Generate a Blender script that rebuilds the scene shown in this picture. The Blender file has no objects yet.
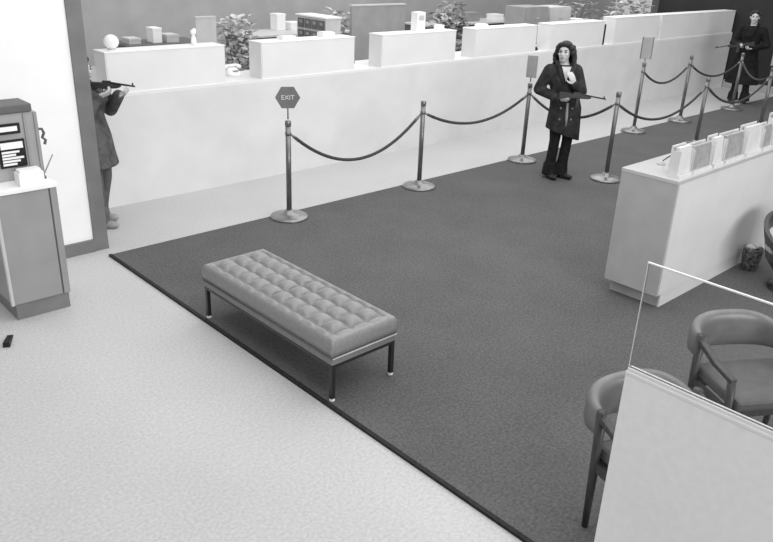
import bpy, bmesh, math, random
from mathutils import Vector, Matrix
random.seed(7)
PI = math.pi
SC = bpy.context.scene
COL = SC.collection
SC.view_settings.view_transform = 'Standard'
SC.view_settings.look = 'None'
SC.view_settings.exposure = 0.0
SC.view_settings.gamma = 1.0

# ------------------------------------------------------------------ materials
def lin(v):
    v = v / 255.0
    return v / 12.92 if v <= 0.04045 else ((v + 0.055) / 1.055) ** 2.4

def mat(name, g, rough=0.6, var=0.0, scale=8.0, metal=0.0, bump=0.0, spec=0.3, var2=0.0, scale2=1.0, coat=0.0, stretch=None):
    """grey procedural material: two noise octaves drive the value, one drives the bump"""
    m = bpy.data.materials.new(name); m.use_nodes = True
    nt = m.node_tree; b = nt.nodes['Principled BSDF']
    c = lin(g)
    b.inputs['Base Color'].default_value = (c, c, c, 1)
    b.inputs['Roughness'].default_value = rough
    b.inputs['Metallic'].default_value = metal
    b.inputs['Specular IOR Level'].default_value = spec
    b.inputs['Coat Weight'].default_value = coat
    tc = nt.nodes.new('ShaderNodeTexCoord')
    vec = tc.outputs['Object']
    if stretch:
        mp = nt.nodes.new('ShaderNodeMapping'); mp.inputs['Scale'].default_value = stretch
        nt.links.new(vec, mp.inputs['Vector']); vec = mp.outputs['Vector']
    n1 = nt.nodes.new('ShaderNodeTexNoise'); n1.inputs['Scale'].default_value = scale; n1.inputs['Detail'].default_value = 4
    nt.links.new(vec, n1.inputs['Vector'])
    if var > 0:
        r = nt.nodes.new('ShaderNodeMapRange')
        r.inputs['From Min'].default_value = 0.3; r.inputs['From Max'].default_value = 0.7
        r.inputs['To Min'].default_value = lin(max(0, g - var)); r.inputs['To Max'].default_value = lin(min(255, g + var))
        nt.links.new(n1.outputs['Fac'], r.inputs['Value'])
        out = r.outputs['Result']
        if var2 > 0:
            n2 = nt.nodes.new('ShaderNodeTexNoise'); n2.inputs['Scale'].default_value = scale2; n2.inputs['Detail'].default_value = 2
            nt.links.new(vec, n2.inputs['Vector'])
            r2 = nt.nodes.new('ShaderNodeMapRange')
            r2.inputs['From Min'].default_value = 0.3; r2.inputs['From Max'].default_value = 0.7
            r2.inputs['To Min'].default_value = 1 - var2; r2.inputs['To Max'].default_value = 1 + var2
            nt.links.new(n2.outputs['Fac'], r2.inputs['Value'])
            mu = nt.nodes.new('ShaderNodeMath'); mu.operation = 'MULTIPLY'
            nt.links.new(out, mu.inputs[0]); nt.links.new(r2.outputs['Result'], mu.inputs[1])
            out = mu.outputs[0]
        nt.links.new(out, b.inputs['Base Color'])
    if bump > 0:
        bp = nt.nodes.new('ShaderNodeBump'); bp.inputs['Strength'].default_value = bump; bp.inputs['Distance'].default_value = 0.01
        nt.links.new(n1.outputs['Fac'], bp.inputs['Height']); nt.links.new(bp.outputs['Normal'], b.inputs['Normal'])
    return m

M = dict(
    floor=mat('pale_terrazzo', 189, 0.5, 10, 55, var2=0.03, scale2=1.3, spec=0.2),
    carpet=mat('grey_carpet', 96, 0.95, 11, 60, bump=0.4, spec=0.05, var2=0.06, scale2=2.0),
    edge=mat('carpet_edge_shade', 38, 0.8, 8, 40),
    wallwhite=mat('white_wall', 246, 0.7, 3, 3),
    wallback=mat('office_wall', 168, 0.8, 8, 1.5),
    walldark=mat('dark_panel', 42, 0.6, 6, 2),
    palebase=mat('pale_skirting', 165, 0.7, 6, 5),
    frame=mat('grey_metal_frame', 118, 0.5, 6, 6, metal=0.0),
    counter=mat('counter_laminate', 216, 0.5, 4, 3, spec=0.25, var2=0.02, scale2=2),
    screen=mat('screen_laminate', 226, 0.5, 3, 3, spec=0.2),
    screenside=mat('screen_end_laminate', 224, 0.6, 3, 3, spec=0.2),
    ledge=mat('counter_top_laminate', 240, 0.4, 3, 3),
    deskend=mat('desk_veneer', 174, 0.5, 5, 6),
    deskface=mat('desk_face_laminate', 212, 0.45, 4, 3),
    desktop=mat('desk_glossy_top', 192, 0.12, 4, 3, spec=0.6, coat=0.5),
    toe=mat('toe_kick', 120, 0.7, 5, 6),
    leather=mat('bench_vinyl', 132, 0.38, 6, 40, spec=0.45, bump=0.04),
    leatherside=mat('bench_side_vinyl', 126, 0.5, 5, 25, spec=0.35, bump=0.04),
    piping=mat('pale_piping', 185, 0.5, 4, 20),
    darkpiping=mat('dark_piping', 92, 0.5, 4, 20),
    blackmetal=mat('black_metal', 40, 0.35, 6, 10, spec=0.5),
    glide=mat('white_glide', 225, 0.5, 3, 10),
    brass=mat('brushed_post', 118, 0.32, 8, 20, metal=0.55, spec=0.6),
    basem=mat('polished_base', 138, 0.28, 8, 15, metal=0.6, spec=0.6),
    rope=mat('velvet_rope', 66, 0.9, 12, 60, bump=0.3),
    hook=mat('rope_hook', 120, 0.3, 6, 20, metal=0.7),
    signgrey=mat('sign_grey', 112, 0.6, 6, 12),
    signlight=mat('sign_light_grey', 158, 0.6, 6, 8),
    letter=mat('sign_lettering', 215, 0.6, 3, 8),
    coat=mat('dark_coat_cloth', 50, 0.9, 12, 14, bump=0.2, spec=0.1),
    coat2=mat('black_coat_cloth', 34, 0.9, 8, 14, bump=0.2, spec=0.1),
    coat3=mat('grey_uniform_cloth', 84, 0.9, 18, 12, bump=0.2, spec=0.1),
    trouser=mat('dark_trouser_cloth', 40, 0.9, 8, 20, bump=0.2, spec=0.1),
    trouser3=mat('uniform_trouser_cloth', 94, 0.9, 10, 20, bump=0.2, spec=0.1),
    shoe=mat('dark_shoe_leather', 44, 0.4, 6, 20),
    shoe3=mat('worn_grey_shoe', 150, 0.5, 6, 20),
    skin=mat('skin', 196, 0.55, 5, 20),
    hair=mat('dark_hair', 44, 0.6, 14, 30, stretch=(8, 8, 1), bump=0.4),
    lip=mat('lips', 120, 0.5, 4, 20),
    eye=mat('eyes', 45, 0.3, 3, 20),
    shirt=mat('pale_shirt', 200, 0.8, 6, 20),
    button=mat('coat_button', 120, 0.4, 4, 20),
    gun=mat('gun_steel', 48, 0.35, 6, 20, spec=0.5),
    gunwood=mat('gun_stock_wood', 58, 0.5, 10, 12, stretch=(1, 8, 8)),
    partition=mat('partition_fabric', 232, 0.7, 3, 30, var2=0.02, scale2=2),
    partcap=mat('partition_cap', 224, 0.45, 3, 6),
    glassedge=mat('glass_polished_edge', 232, 0.3, 3, 10),
    chairwood=mat('chair_dark_wood', 62, 0.4, 12, 10, stretch=(6, 6, 1), spec=0.4),
    chairleather=mat('chair_vinyl', 112, 0.36, 8, 12, spec=0.5, bump=0.03),
    chairseat=mat('chair_seat_vinyl', 92, 0.5, 8, 12, spec=0.3),
    paleseat=mat('pale_tub_cushion', 190, 0.6, 6, 8),
    mottled=mat('mottled_basket', 90, 0.7, 70, 45, bump=0.8),
    kiosk=mat('kiosk_front_panel', 148, 0.55, 5, 4),
    kiosktrim=mat('kiosk_stile', 192, 0.5, 4, 4),
    groove=mat('kiosk_groove', 90, 0.6, 4, 6),
    white=mat('white_paper', 242, 0.7, 3, 8),
    palegrey=mat('pale_grey_paint', 196, 0.6, 6, 5),
    midgrey=mat('mid_grey_paint', 150, 0.6, 7, 3),
    darkgrey=mat('dark_grey_paint', 100, 0.6, 7, 4),
    black=mat('black_frame', 28, 0.5, 4, 8),
    machine=mat('machine_face', 162, 0.5, 6, 6),
    leaf=mat('pale_foliage', 190, 0.6, 14, 6),
    darkleaf=mat('grey_foliage', 140, 0.6, 14, 6),
    acrylic=mat('milky_acrylic', 214, 0.25, 6, 6, spec=0.5),
    greyslip=mat('grey_slip_pad', 150, 0.6, 10, 20),
)
def glass_mat():
    m = bpy.data.materials.new('clear_glass'); m.use_nodes = True
    nt = m.node_tree; nt.nodes.remove(nt.nodes['Principled BSDF'])
    t = nt.nodes.new('ShaderNodeBsdfTransparent'); t.inputs['Color'].default_value = (0.97, 0.97, 0.97, 1)
    g = nt.nodes.new('ShaderNodeBsdfGlossy'); g.inputs['Roughness'].default_value = 0.03
    fr = nt.nodes.new('ShaderNodeFresnel'); fr.inputs['IOR'].default_value = 1.25
    mx = nt.nodes.new('ShaderNodeMixShader')
    nt.links.new(fr.outputs['Fac'], mx.inputs['Fac']); nt.links.new(t.outputs[0], mx.inputs[1]); nt.links.new(g.outputs[0], mx.inputs[2])
    nt.links.new(mx.outputs[0], nt.nodes['Material Output'].inputs['Surface'])
    return m
M['glass'] = glass_mat()

# ------------------------------------------------------------------ helpers
def obj(name, bm, m, parent=None, smooth=False, bevel=0.0):
    bmesh.ops.recalc_face_normals(bm, faces=bm.faces[:])
    me = bpy.data.meshes.new(name); bm.to_mesh(me); bm.free()
    me.materials.append(M[m])
    if smooth:
        for p in me.polygons: p.use_smooth = True
    o = bpy.data.objects.new(name, me); COL.objects.link(o)
    if parent: o.parent = parent
    if bevel:
        b = o.modifiers.new('bevel', 'BEVEL'); b.width = bevel; b.segments = 2; b.limit_method = 'ANGLE'
    return o
def thing(name, label, cat, loc=(0, 0, 0), rotz=0, group=None):
    o = bpy.data.objects.new(name, None); COL.objects.link(o)
    o.empty_display_size = 0.1
    o.location = loc; o.rotation_euler = (0, 0, rotz)
    return tag(o, label, cat, group)
def tag(o, label, cat, group=None):
    o['label'] = label; o['category'] = cat
    if group: o['group'] = group
    return o
def struct(name, bm, m, label=None, parent=None, bevel=0):
    o = obj(name, bm, m, parent, bevel=bevel)
    if parent is None: o['kind'] = 'structure'
    if label: o['label'] = label
    return o
def NB(): return bmesh.new()
def box(bm, x0, x1, y0, y1, z0, z1):
    r = bmesh.ops.create_cube(bm, size=1.0)
    for v in r['verts']:
        v.co = Vector(((x0 + x1) / 2 + v.co.x * (x1 - x0), (y0 + y1) / 2 + v.co.y * (y1 - y0), (z0 + z1) / 2 + v.co.z * (z1 - z0)))
    return bm
def bx(*a): return box(NB(), *a)
def obox(bm, c, ax, L, w, h):
    """box centred at c, long axis ax"""
    ax = Vector(ax).normalized(); up = Vector((0, 0, 1))
    if abs(ax.z) > 0.95: up = Vector((0, 1, 0))
    s = ax.cross(up).normalized(); u = s.cross(ax)
    r = bmesh.ops.create_cube(bm, size=1.0)
    for v in r['verts']:
        v.co = Vector(c) + ax * v.co.x * L + s * v.co.y * w + u * v.co.z * h
    return bm
def bar(bm, a, b, w, h):
    a = Vector(a); b = Vector(b)
    return obox(bm, (a + b) / 2, b - a, (b - a).length, w, h)
def lathe(bm, prof, c=(0, 0, 0), n=32):
    rings = []
    for r, z in prof:
        rings.append([bm.verts.new((c[0] + r * math.cos(2 * PI * i / n), c[1] + r * math.sin(2 * PI * i / n), c[2] + z)) for i in range(n)])
    for a, b in zip(rings, rings[1:]):
        for i in range(n): bm.faces.new((a[i], a[(i + 1) % n], b[(i + 1) % n], b[i]))
    bm.faces.new(rings[0][::-1]); bm.faces.new(rings[-1])
    return bm
def tube(bm, pts, rad, n=10, cap=True):
    pts = [Vector(p) for p in pts]
    if not hasattr(rad, '__len__'): rad = [rad] * len(pts)
    rings = []; prev = None
    for i, p in enumerate(pts):
        t = (pts[min(i + 1, len(pts) - 1)] - pts[max(i - 1, 0)]).normalized()
        s = prev - t * prev.dot(t) if prev else (t.cross(Vector((0, 0, 1))) if abs(t.z) < 0.95 else t.cross(Vector((1, 0, 0))))
        s.normalize(); prev = s; u = t.cross(s)
        rings.append([bm.verts.new(p + (s * math.cos(2 * PI * k / n) + u * math.sin(2 * PI * k / n)) * rad[i]) for k in range(n)])
    for a, b in zip(rings, rings[1:]):
        for k in range(n): bm.faces.new((a[k], a[(k + 1) % n], b[(k + 1) % n], b[k]))
    if cap: bm.faces.new(rings[0][::-1]); bm.faces.new(rings[-1])
    return bm
def loft(bm, rings, n=28):
    """rings: (cx, cy, cz, rx, ry, tilt_x_slope)"""
    R = []
    for cx, cy, cz, rx, ry, sl in rings:
        R.append([bm.verts.new((cx + rx * math.cos(2 * PI * k / n), cy + ry * math.sin(2 * PI * k / n), cz + sl * rx * math.cos(2 * PI * k / n))) for k in range(n)])
    for a, b in zip(R, R[1:]):
        for k in range(n): bm.faces.new((a[k], a[(k + 1) % n], b[(k + 1) % n], b[k]))
    bm.faces.new(R[0][::-1]); bm.faces.new(R[-1])
    return bm
def ell(bm, c, r, rot=None, sub=3):
    q = bmesh.ops.create_icosphere(bm, subdivisions=sub, radius=1.0)
    Mx = Matrix.Translation(Vector(c)) @ (rot.to_4x4() if rot else Matrix.Identity(4)) @ Matrix.Diagonal((*r, 1))
    for v in q['verts']: v.co = Mx @ v.co
    return bm
def chain(bm, pts, rad):
    pts = [Vector(p) for p in pts]
    for p, r in zip(pts, rad): ell(bm, p, (r, r, r), sub=2)
    for a, b, ra, rb in zip(pts, pts[1:], rad, rad[1:]):
        d = b - a
        if d.length < 1e-4: continue
        q = d.to_track_quat('Z', 'Y').to_matrix().to_4x4()
        bmesh.ops.create_cone(bm, segments=16, radius1=ra, radius2=rb, depth=d.length, cap_ends=True,
                              matrix=Matrix.Translation((a + b) / 2) @ q)
    return bm
def fuse(name, bm, m, parent, voxel=0.008, smooth=3):
    """one continuous skin over the overlapping shapes in bm"""
    o = obj(name, bm, m, parent)
    r = o.modifiers.new('r', 'REMESH'); r.mode = 'VOXEL'; r.voxel_size = voxel
    s = o.modifiers.new('s', 'SMOOTH'); s.factor = 0.5; s.iterations = smooth
    dg = bpy.context.evaluated_depsgraph_get(); dg.update()
    me = bpy.data.meshes.new_from_object(o.evaluated_get(dg))
    o.modifiers.clear(); old = o.data; o.data = me; bpy.data.meshes.remove(old)
    me.name = name
    for p in me.polygons: p.use_smooth = True
    return o
def text_mesh(name, s, size, m, parent, loc, rot):
    cu = bpy.data.curves.new(name, 'FONT'); cu.body = s; cu.size = size; cu.extrude = 0.0015; cu.align_x = 'CENTER'; cu.align_y = 'CENTER'
    t = bpy.data.objects.new(name + '_source', cu); COL.objects.link(t)
    dg = bpy.context.evaluated_depsgraph_get(); dg.update()
    me = bpy.data.meshes.new_from_object(t.evaluated_get(dg))
    bpy.data.objects.remove(t); bpy.data.curves.remove(cu)
    me.materials.clear(); me.materials.append(M[m]); me.name = name
    o = bpy.data.objects.new(name, me); COL.objects.link(o); o.parent = parent
    o.location = loc; o.rotation_euler = rot
    return o
def dup(root, loc, rotz, label, group=None):
    r = root.copy(); COL.objects.link(r); r.location = loc; r.rotation_euler = (0, 0, rotz); r['label'] = label
    if group: r['group'] = group
    for ch in list(root.children):
        c = ch.copy(); COL.objects.link(c); c.parent = r
        for g in ch.children:
            d = g.copy(); COL.objects.link(d); d.parent = c
    return r

VIEW = math.radians(-43.7)          # heading of a figure that squarely faces the viewer's corner of the hall

# ------------------------------------------------------------------ the setting
struct('floor', bx(-6, 24, -10, 10.2, -0.1, 0), 'floor', 'pale speckled smooth floor')
struct('wall_back', bx(-1, 24, 10, 10.2, 0, 3.2), 'wallback', 'grey rear wall of the office behind the counter')
struct('wall_left', bx(-4.5, -0.055, 0.2, 0.32, 0.0, 3.2), 'wallwhite', 'bright white wall at left')
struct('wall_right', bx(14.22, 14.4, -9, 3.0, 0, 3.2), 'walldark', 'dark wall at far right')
struct('baseboard_right', bx(14.19, 14.22, -9, 1.2, 0, 0.16), 'palebase', 'pale baseboard of the dark wall')
struct('trim_1', bx(-0.055, 0.07, 0.18, 0.34, 0, 3.2), 'frame', 'grey vertical trim at the end of the white wall', bevel=0.004)
struct('baseboard_left', bx(-4.5, -0.055, 0.17, 0.2, 0, 0.11), 'frame', 'grey baseboard under the white wall')
carpet = struct('carpet_and_edge_shade', bx(0.0, 14.19, -9.5, 0.0, 0.0, 0.014), 'carpet', 'dark grey carpet covering the customer area')
carpet.name = 'carpet'
struct('carpet_and_edge_shade', bx(-0.014, 0.012, -9.5, 0.004, 0.0, 0.018), 'edge', 'black strip for the shadow along the carpet edge')  # dark strip painted in for the shadow of the carpet's raised edge

# ------------------------------------------------------------------ teller counter
CY = 1.206
t = thing('teller_counter', 'long white laminate teller counter running across the hall', 'counter', (0, 0, 0))
obj('front_panel', bx(0.42, 14.18, CY, CY + 0.05, 0.0, 1.095), 'counter', t)
obj('worktop', bx(0.40, 14.18, CY, CY + 0.62, 1.095, 1.125), 'screen', t)
obj('rear_shelf', bx(0.42, 14.18, CY + 0.05, CY + 0.6, 0.68, 0.71), 'midgrey', t)
obj('end_panel', bx(14.13, 14.18, CY + 0.05, CY + 0.6, 0, 1.095), 'counter', t)
obj('end_panel', bx(0.42, 0.47, CY + 0.05, CY + 0.6, 0, 1.095), 'counter', t)
scr = [(0.66, 1.97, 'leftmost white box screen on the teller counter, beside the grey trim'),
       (2.43, 3.78, 'second white box screen from the left on the teller counter, above the hexagonal sign'),
       (4.23, 5.60, 'third white box screen from the left on the teller counter'),
       (6.00, 7.42, 'fourth white box screen from the left, left of the long-haired person'),
       (7.76, 9.27, 'white box screen on the counter behind the long-haired person'),
       (9.59, 11.06, 'white box screen on the counter behind the rounded sign'),
       (11.16, 14.16, 'widest and rightmost white box screen, beside the person in black')]
for i, (a, b, lab) in enumerate(scr):
    s = thing('counter_screen', lab, 'counter screen', ((a + b) / 2, CY + 0.14, 1.125), 0, 'white box screens on the teller counter')
    w = (b - a) / 2
    h = 0.395 if i < 5 else 0.435
    obj('face_panel', bx(-w + 0.012, w - 0.012, -0.125, 0.115, 0, h - 0.012), 'screen', s)
    obj('side_panel', bx(-w, -w + 0.012, -0.12, 0.12, 0, h - 0.012), 'screenside', s)
    obj('side_panel', bx(w - 0.012, w, -0.12, 0.12, 0, h - 0.012), 'screenside', s)
    obj('top_panel', bx(-w - 0.004, w + 0.004, -0.129, 0.125, h - 0.012, h), 'ledge', s, bevel=0.002)

# ------------------------------------------------------------------ tufted bench
def make_bench():
    L, W = 1.458, 0.518
    x0, y0 = 0.022, -2.999
    t = thing('tufted_bench', 'grey tufted vinyl bench on thin black legs, at the carpet edge', 'bench', (x0, y0, 0.0))
    NX, NYY = 64, 180
    z_top = 0.440
    mx, my = 0.064, 0.075
    def top(u, v):
        x, y = u * W, v * L
        px = (x - mx) / (W - 2 * mx) * 3; py = (y - my) / (L - 2 * my) * 10
        ax = abs(math.sin(PI * px)); ay = abs(math.sin(PI * py))
        inside = 0 <= px <= 3 and 0 <= py <= 10
        d = min(x, W - x, y, L - y)
        edge = min(1.0, d / 0.022)
        rnd = -0.020 * (1 - math.sqrt(max(0, 1 - (1 - edge) ** 2)))
        if inside:
            pf = 0.052 * (ax * ay) ** 0.42 - 0.026
        else:
            # half puffs of the border, scalloped towards the outer edge
            ex = max(0.0, -px, px - 3) * (W - 2 * mx) / 3; ey = max(0.0, -py, py - 10) * (L - 2 * my) / 10
            k = math.hypot(ex, ey)
            along = ay if ex > ey else ax
            fade = min(1, k / 0.05)
            base = 0.030 * math.sin(min(1, k / 0.036) * PI / 2) * 0.72
            pf = -0.026 + (0.052 * (0.25 + 0.75 * along ** 0.5)) * math.sin(min(1, k / 0.040) * PI / 2) * (1 - fade) + fade * 0.020
        return z_top + pf + rnd
    bm = NB(); g = []
    for j in range(NYY + 1):
        g.append([bm.verts.new((i / NX * W, j / NYY * L, top(i / NX, j / NYY))) for i in range(NX + 1)])
    for j in range(NYY):
        for i in range(NX): bm.faces.new((g[j][i], g[j][i + 1], g[j + 1][i + 1], g[j + 1][i]))
    rim = [g[0][i] for i in range(NX + 1)] + [g[j][NX] for j in range(1, NYY + 1)] + [g[NYY][i] for i in range(NX - 1, -1, -1)] + [g[j][0] for j in range(NYY - 1, 0, -1)]
    n = len(rim); prev = rim
    for zz, out in ((0.395, 0.004), (0.355, 0.006), (0.318, 0.0)):
        cur = []
        for v in rim:
            dx = -out if v.co.x < 1e-5 else (out if v.co.x > W - 1e-5 else 0); dy = -out if v.co.y < 1e-5 else (out if v.co.y > L - 1e-5 else 0)
            cur.append(bm.verts.new((v.co.x + dx, v.co.y + dy, zz)))
        for k in range(n): bm.faces.new((prev[k], prev[(k + 1) % n], cur[(k + 1) % n], cur[k]))
        prev = cur
    bm.faces.new(prev)
    obj('cushion', bm, 'leather', t, smooth=True)
    def ring(z, r):
        b = NB(); c = [(-.001, -.001, z), (W + .001, -.001, z), (W + .001, L + .001, z), (-.001, L + .001, z), (-.001, -.001, z)]
        for p, q in zip(c, c[1:]): tube(b, [p, q], r, 8)
        return b
    obj('piping', ring(0.313, 0.006), 'darkpiping', t, smooth=True)
    b = NB(); tube(b, [(0, -.006, .313), (W, -.006, .313)], .005, 8)
    obj('piping', b, 'piping', t, smooth=True)['label'] = 'pale piping on the near end'
    obj('seat_band', bx(0.003, W - 0.003, 0.003, L - 0.003, 0.262, 0.310), 'leatherside', t, bevel=0.006)
    b = NB()
    for a in ((0.004, 0.028), (W - 0.028, W - 0.004)): box(b, a[0], a[1], 0.004, L - 0.004, 0.244, 0.262)
    for a in ((0.004, 0.028), (L - 0.028, L - 0.004)): box(b, 0.028, W - 0.028, a[0], a[1], 0.244, 0.262)
    obj('steel_frame', b, 'blackmetal', t)
    for x in (0.004, W - 0.032):
        for y in (0.004, L - 0.032):
            l = obj('leg', bx(x, x + 0.028, y, y + 0.028, 0.030, 0.244), 'blackmetal', t, bevel=0.002)
            obj('glide', lathe(NB(), [(0.017, 0.014), (0.018, 0.02), (0.012, 0.031)], (x + .014, y + .014, 0.0), 14), 'glide', l)
make_bench()

# ------------------------------------------------------------------ stanchions and ropes
def make_stanchion(label, x, y, h=1.0):
    t = thing('stanchion', label, 'stanchion', (x, y, 0.014), 0, 'rope barrier stanchions')
    obj('base', lathe(NB(), [(0.185, 0), (0.19, 0.010), (0.182, 0.022), (0.12, 0.034), (0.06, 0.045), (0.045, 0.075), (0.034, 0.085)], n=40), 'basem', t, smooth=True)
    obj('pole', lathe(NB(), [(0.026, 0.08), (0.026, h - 0.03)], n=20), 'brass', t, smooth=True)
    obj('collar', lathe(NB(), [(0.026, h - 0.145), (0.031, h - 0.14), (0.031, h - 0.115), (0.026, h - 0.11)], n=20), 'brass', t, smooth=True)
    obj('cap', lathe(NB(), [(0.027, h - 0.055), (0.030, h - 0.05), (0.030, h - 0.006), (0.026, h)], n=20), 'brass', t, smooth=True)
    return t
ST = dict(A1=(1.80, -0.13), A2=(3.60, -0.165), A3=(5.55, -0.13), B1=(5.70, -1.30), A4=(8.44, -0.06), A5=(9.86, -0.09), A6=(11.75, -0.12), B2=(8.40, -1.10), B3=(10.25, -1.25))
lab = dict(A1='rope stanchion with a hexagonal sign, leftmost of the barrier',
           A2='plain rope stanchion second from the left, between the hexagonal sign and the flat grey sign',
           A3='rope stanchion with a narrow rectangular grey sign, just left of the long-haired person',
           B1='plain rope stanchion just right of the long-haired person, left of the writing desk',
           A4='rope stanchion with a rounded pale sign in front of the counter',
           A5='rope stanchion right of the rounded sign, standing nearest the counter',
           A6='rope stanchion in front of the person in black',
           B2='rope stanchion whose foot is hidden behind the writing desk, left of the person in black',
           B3='rope stanchion with a small pale sign at the right edge of the photo')
first = None; SO = {}
for k, (x, y) in ST.items():
    if first is None:
        first = make_stanchion(lab[k], x, y); SO[k] = first
    else:
        SO[k] = dup(first, (x, y, 0.014), 0, lab[k])
for k, q in dict(A1=0.97, A2=0.98, B1=1.06, A4=1.05, A5=1.07, B2=0.98).items(): SO[k].scale = (1, 1, q)
# signs (after copying, so that only their own stanchion carries them)
a1 = SO['A1']
obj('sign_stem', lathe(NB(), [(0.007, 1.015), (0.007, 1.13)], n=10), 'signgrey', a1, smooth=True)
hx = NB(); R = 0.118
fr = [hx.verts.new((R * math.cos(PI / 3 * i), -0.008, 1.225 + R * math.sin(PI / 3 * i))) for i in range(6)]
bk = [hx.verts.new((R * math.cos(PI / 3 * i), 0.008, 1.225 + R * math.sin(PI / 3 * i))) for i in range(6)]
hx.faces.new(fr); hx.faces.new(bk[::-1])
for i in range(6): hx.faces.new((fr[i], fr[(i + 1) % 6], bk[(i + 1) % 6], bk[i]))
sg = obj('sign_panel', hx, 'signgrey', a1)
sg.rotation_euler = (0, 0, math.radians(-30))
text_mesh('lettering', 'EXIT', 0.062, 'letter', sg, (0, -0.0095, 1.225), (PI / 2, 0, 0))
def flat_sign(st, w, h, z, ang, m, rounded):
    obj('sign_stem', lathe(NB(), [(0.008, 1.015), (0.008, z)], n=10), 'signgrey', st, smooth=True)
    o = obj('sign_panel', bx(-w / 2, w / 2, -0.008, 0.008, z, z + h), m, st, bevel=0.006)
    o.rotation_euler = (0, 0, ang)
    if rounded:
        b = NB(); tube(b, [(-w / 2, 0, z), (-w / 2, 0, z + h)], 0.010, 8); tube(b, [(w / 2, 0, z), (w / 2, 0, z + h)], 0.010, 8)
        obj('sign_frame', b, 'signgrey', o)
flat_sign(SO['A3'], 0.13, 0.27, 1.07, math.radians(-62), 'signlight', False)
flat_sign(SO['A4'], 0.15, 0.30, 1.05, math.radians(-50), 'signlight', True)
flat_sign(SO['B3'], 0.11, 0.28, 1.03, math.radians(-40), 'signlight', False)

def rope(a, b, sag, label, zz=0.872):
    pa = Vector((*ST[a], zz * SO[a].scale.z)); pb = Vector((*ST[b], zz * SO[b].scale.z)); d = (pb - pa).normalized()
    pa += d * 0.035; pb -= d * 0.035
    t = thing('barrier_rope', label, 'rope', tuple((pa + pb) / 2 - Vector((0, 0, sag))), 0, 'ropes of the queue barrier')
    o = Vector(t.location)
    pts = []
    for i in range(25):
        s = i / 24
        pts.append(pa.lerp(pb, s) - Vector((0, 0, sag * 4 * s * (1 - s))) - o)
    obj('rope_cord', tube(NB(), pts[1:-1], 0.0165, 12), 'rope', t, smooth=True)
    for p, q in ((pts[0], pts[1]), (pts[-1], pts[-2])):
        obj('hook', tube(NB(), [p, p.lerp(q, 0.5), q + (q - p) * 0.25], [0.008, 0.016, 0.018], 10), 'hook', t, smooth=True)
rope('A1', 'A2', 0.37, 'leftmost sagging dark rope, from the hexagonal-sign stanchion to the next one')
rope('A2', 'A3', 0.22, 'sagging dark rope ending at the stanchion with the rectangular grey sign, second from left')
rope('A3', 'B1', 0.22, 'sagging dark rope passing behind the long-haired person')
rope('B1', 'B2', 0.30, 'dark rope sagging just above the left end of the writing desk')
rope('B2', 'B3', 0.30, 'dark rope hanging low toward the right edge of the photo behind the desk')
rope('A4', 'A5', 0.22, 'dark rope hanging from the stanchion with the rounded sign')
rope('A5', 'A6', 0.22, 'dark rope ending at the stanchion before the person in black')
rope('A6', 'B3', 0.16, 'dark rope hanging across the coat of the person in black')

# ------------------------------------------------------------------ writing desk with slips
DX, DY, DW, DL, DH = 2.777, -3.584, 0.464, 3.9, 1.057
t = thing('writing_desk', 'long pale standing-height writing desk on the carpet at right', 'desk', (DX, DY, 0.014))
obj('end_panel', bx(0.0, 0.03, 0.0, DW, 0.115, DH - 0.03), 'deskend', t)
obj('front_panel', bx(0.03, DL, 0.0, 0.03, 0.115, DH - 0.03), 'deskface', t)
obj('plinth', bx(0.078, DL - 0.03, 0.006, 0.02, 0.0, 0.115), 'deskface', t)
obj('back_panel', bx(0.03, DL, DW - 0.03, DW, 0.115, DH - 0.03), 'deskface', t)
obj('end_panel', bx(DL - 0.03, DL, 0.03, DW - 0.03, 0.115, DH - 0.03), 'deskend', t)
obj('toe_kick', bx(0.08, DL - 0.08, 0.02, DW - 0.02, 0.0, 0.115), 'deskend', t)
obj('desk_top', bx(-0.003, DL + 0.003, -0.003, DW + 0.003, DH - 0.044, DH - 0.014), 'desktop', t, bevel=0.003)
TZ = DH
def slip_rack(x, w, h, m, label, y=0.03, d=0.10):
    s = thing('form_rack', label, 'form rack', (DX + x, DY + y, TZ), 0, 'form racks on the writing desk')
    obj('tray', bx(0, w, 0, d, 0, 0.02), 'acrylic', s)
    obj('back_plate', bx(0, w, d - 0.008, d, 0.02, h + 0.01), 'acrylic', s)
    for e in (0, w - 0.006): obj('side_plate', bx(e, e + 0.006, 0.02, d - 0.008, 0.02, h * 0.9), 'acrylic', s)
    b = NB()
    vs = [(0.008, 0.022, 0.022), (w - 0.008, 0.022, 0.022), (w - 0.008, 0.040, h), (0.008, 0.040, h)]
    f0 = [b.verts.new(v) for v in vs]; f1 = [b.verts.new((v[0], v[1] + 0.03, v[2])) for v in vs]
    b.faces.new(f0); b.faces.new(f1[::-1])
    for i in range(4): b.faces.new((f0[i], f0[(i + 1) % 4], f1[(i + 1) % 4], f1[i]))
    obj('slips', b, m, s)
racks = [(0.06, 0.20, 0.22, 'acrylic', 'white slip rack nearest the left end of the writing desk'),
         (0.28, 0.30, 0.20, 'greyslip', 'grey slip rack second from the left end of the writing desk'),
         (0.62, 0.16, 0.22, 'acrylic', 'narrow white slip rack third from the left end of the desk'),
         (0.82, 0.34, 0.21, 'greyslip', 'wide grey slip rack in the middle of the row on the desk'),
         (1.20, 0.30, 0.23, 'acrylic', 'white slip rack right after the wide grey one on the desk'),
         (1.54, 0.18, 0.20, 'greyslip', 'small grey slip rack between two white ones on the desk'),
         (1.76, 0.50, 0.27, 'acrylic', 'tallest and widest white slip rack on the writing desk'),
         (2.32, 0.34, 0.20, 'greyslip', 'grey low slip rack near the right edge of the photo on the desk'),
         (2.72, 0.30, 0.29, 'acrylic', 'white slip rack at the right edge of the photo on the desk')]
for r in racks: slip_rack(*r)
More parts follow.
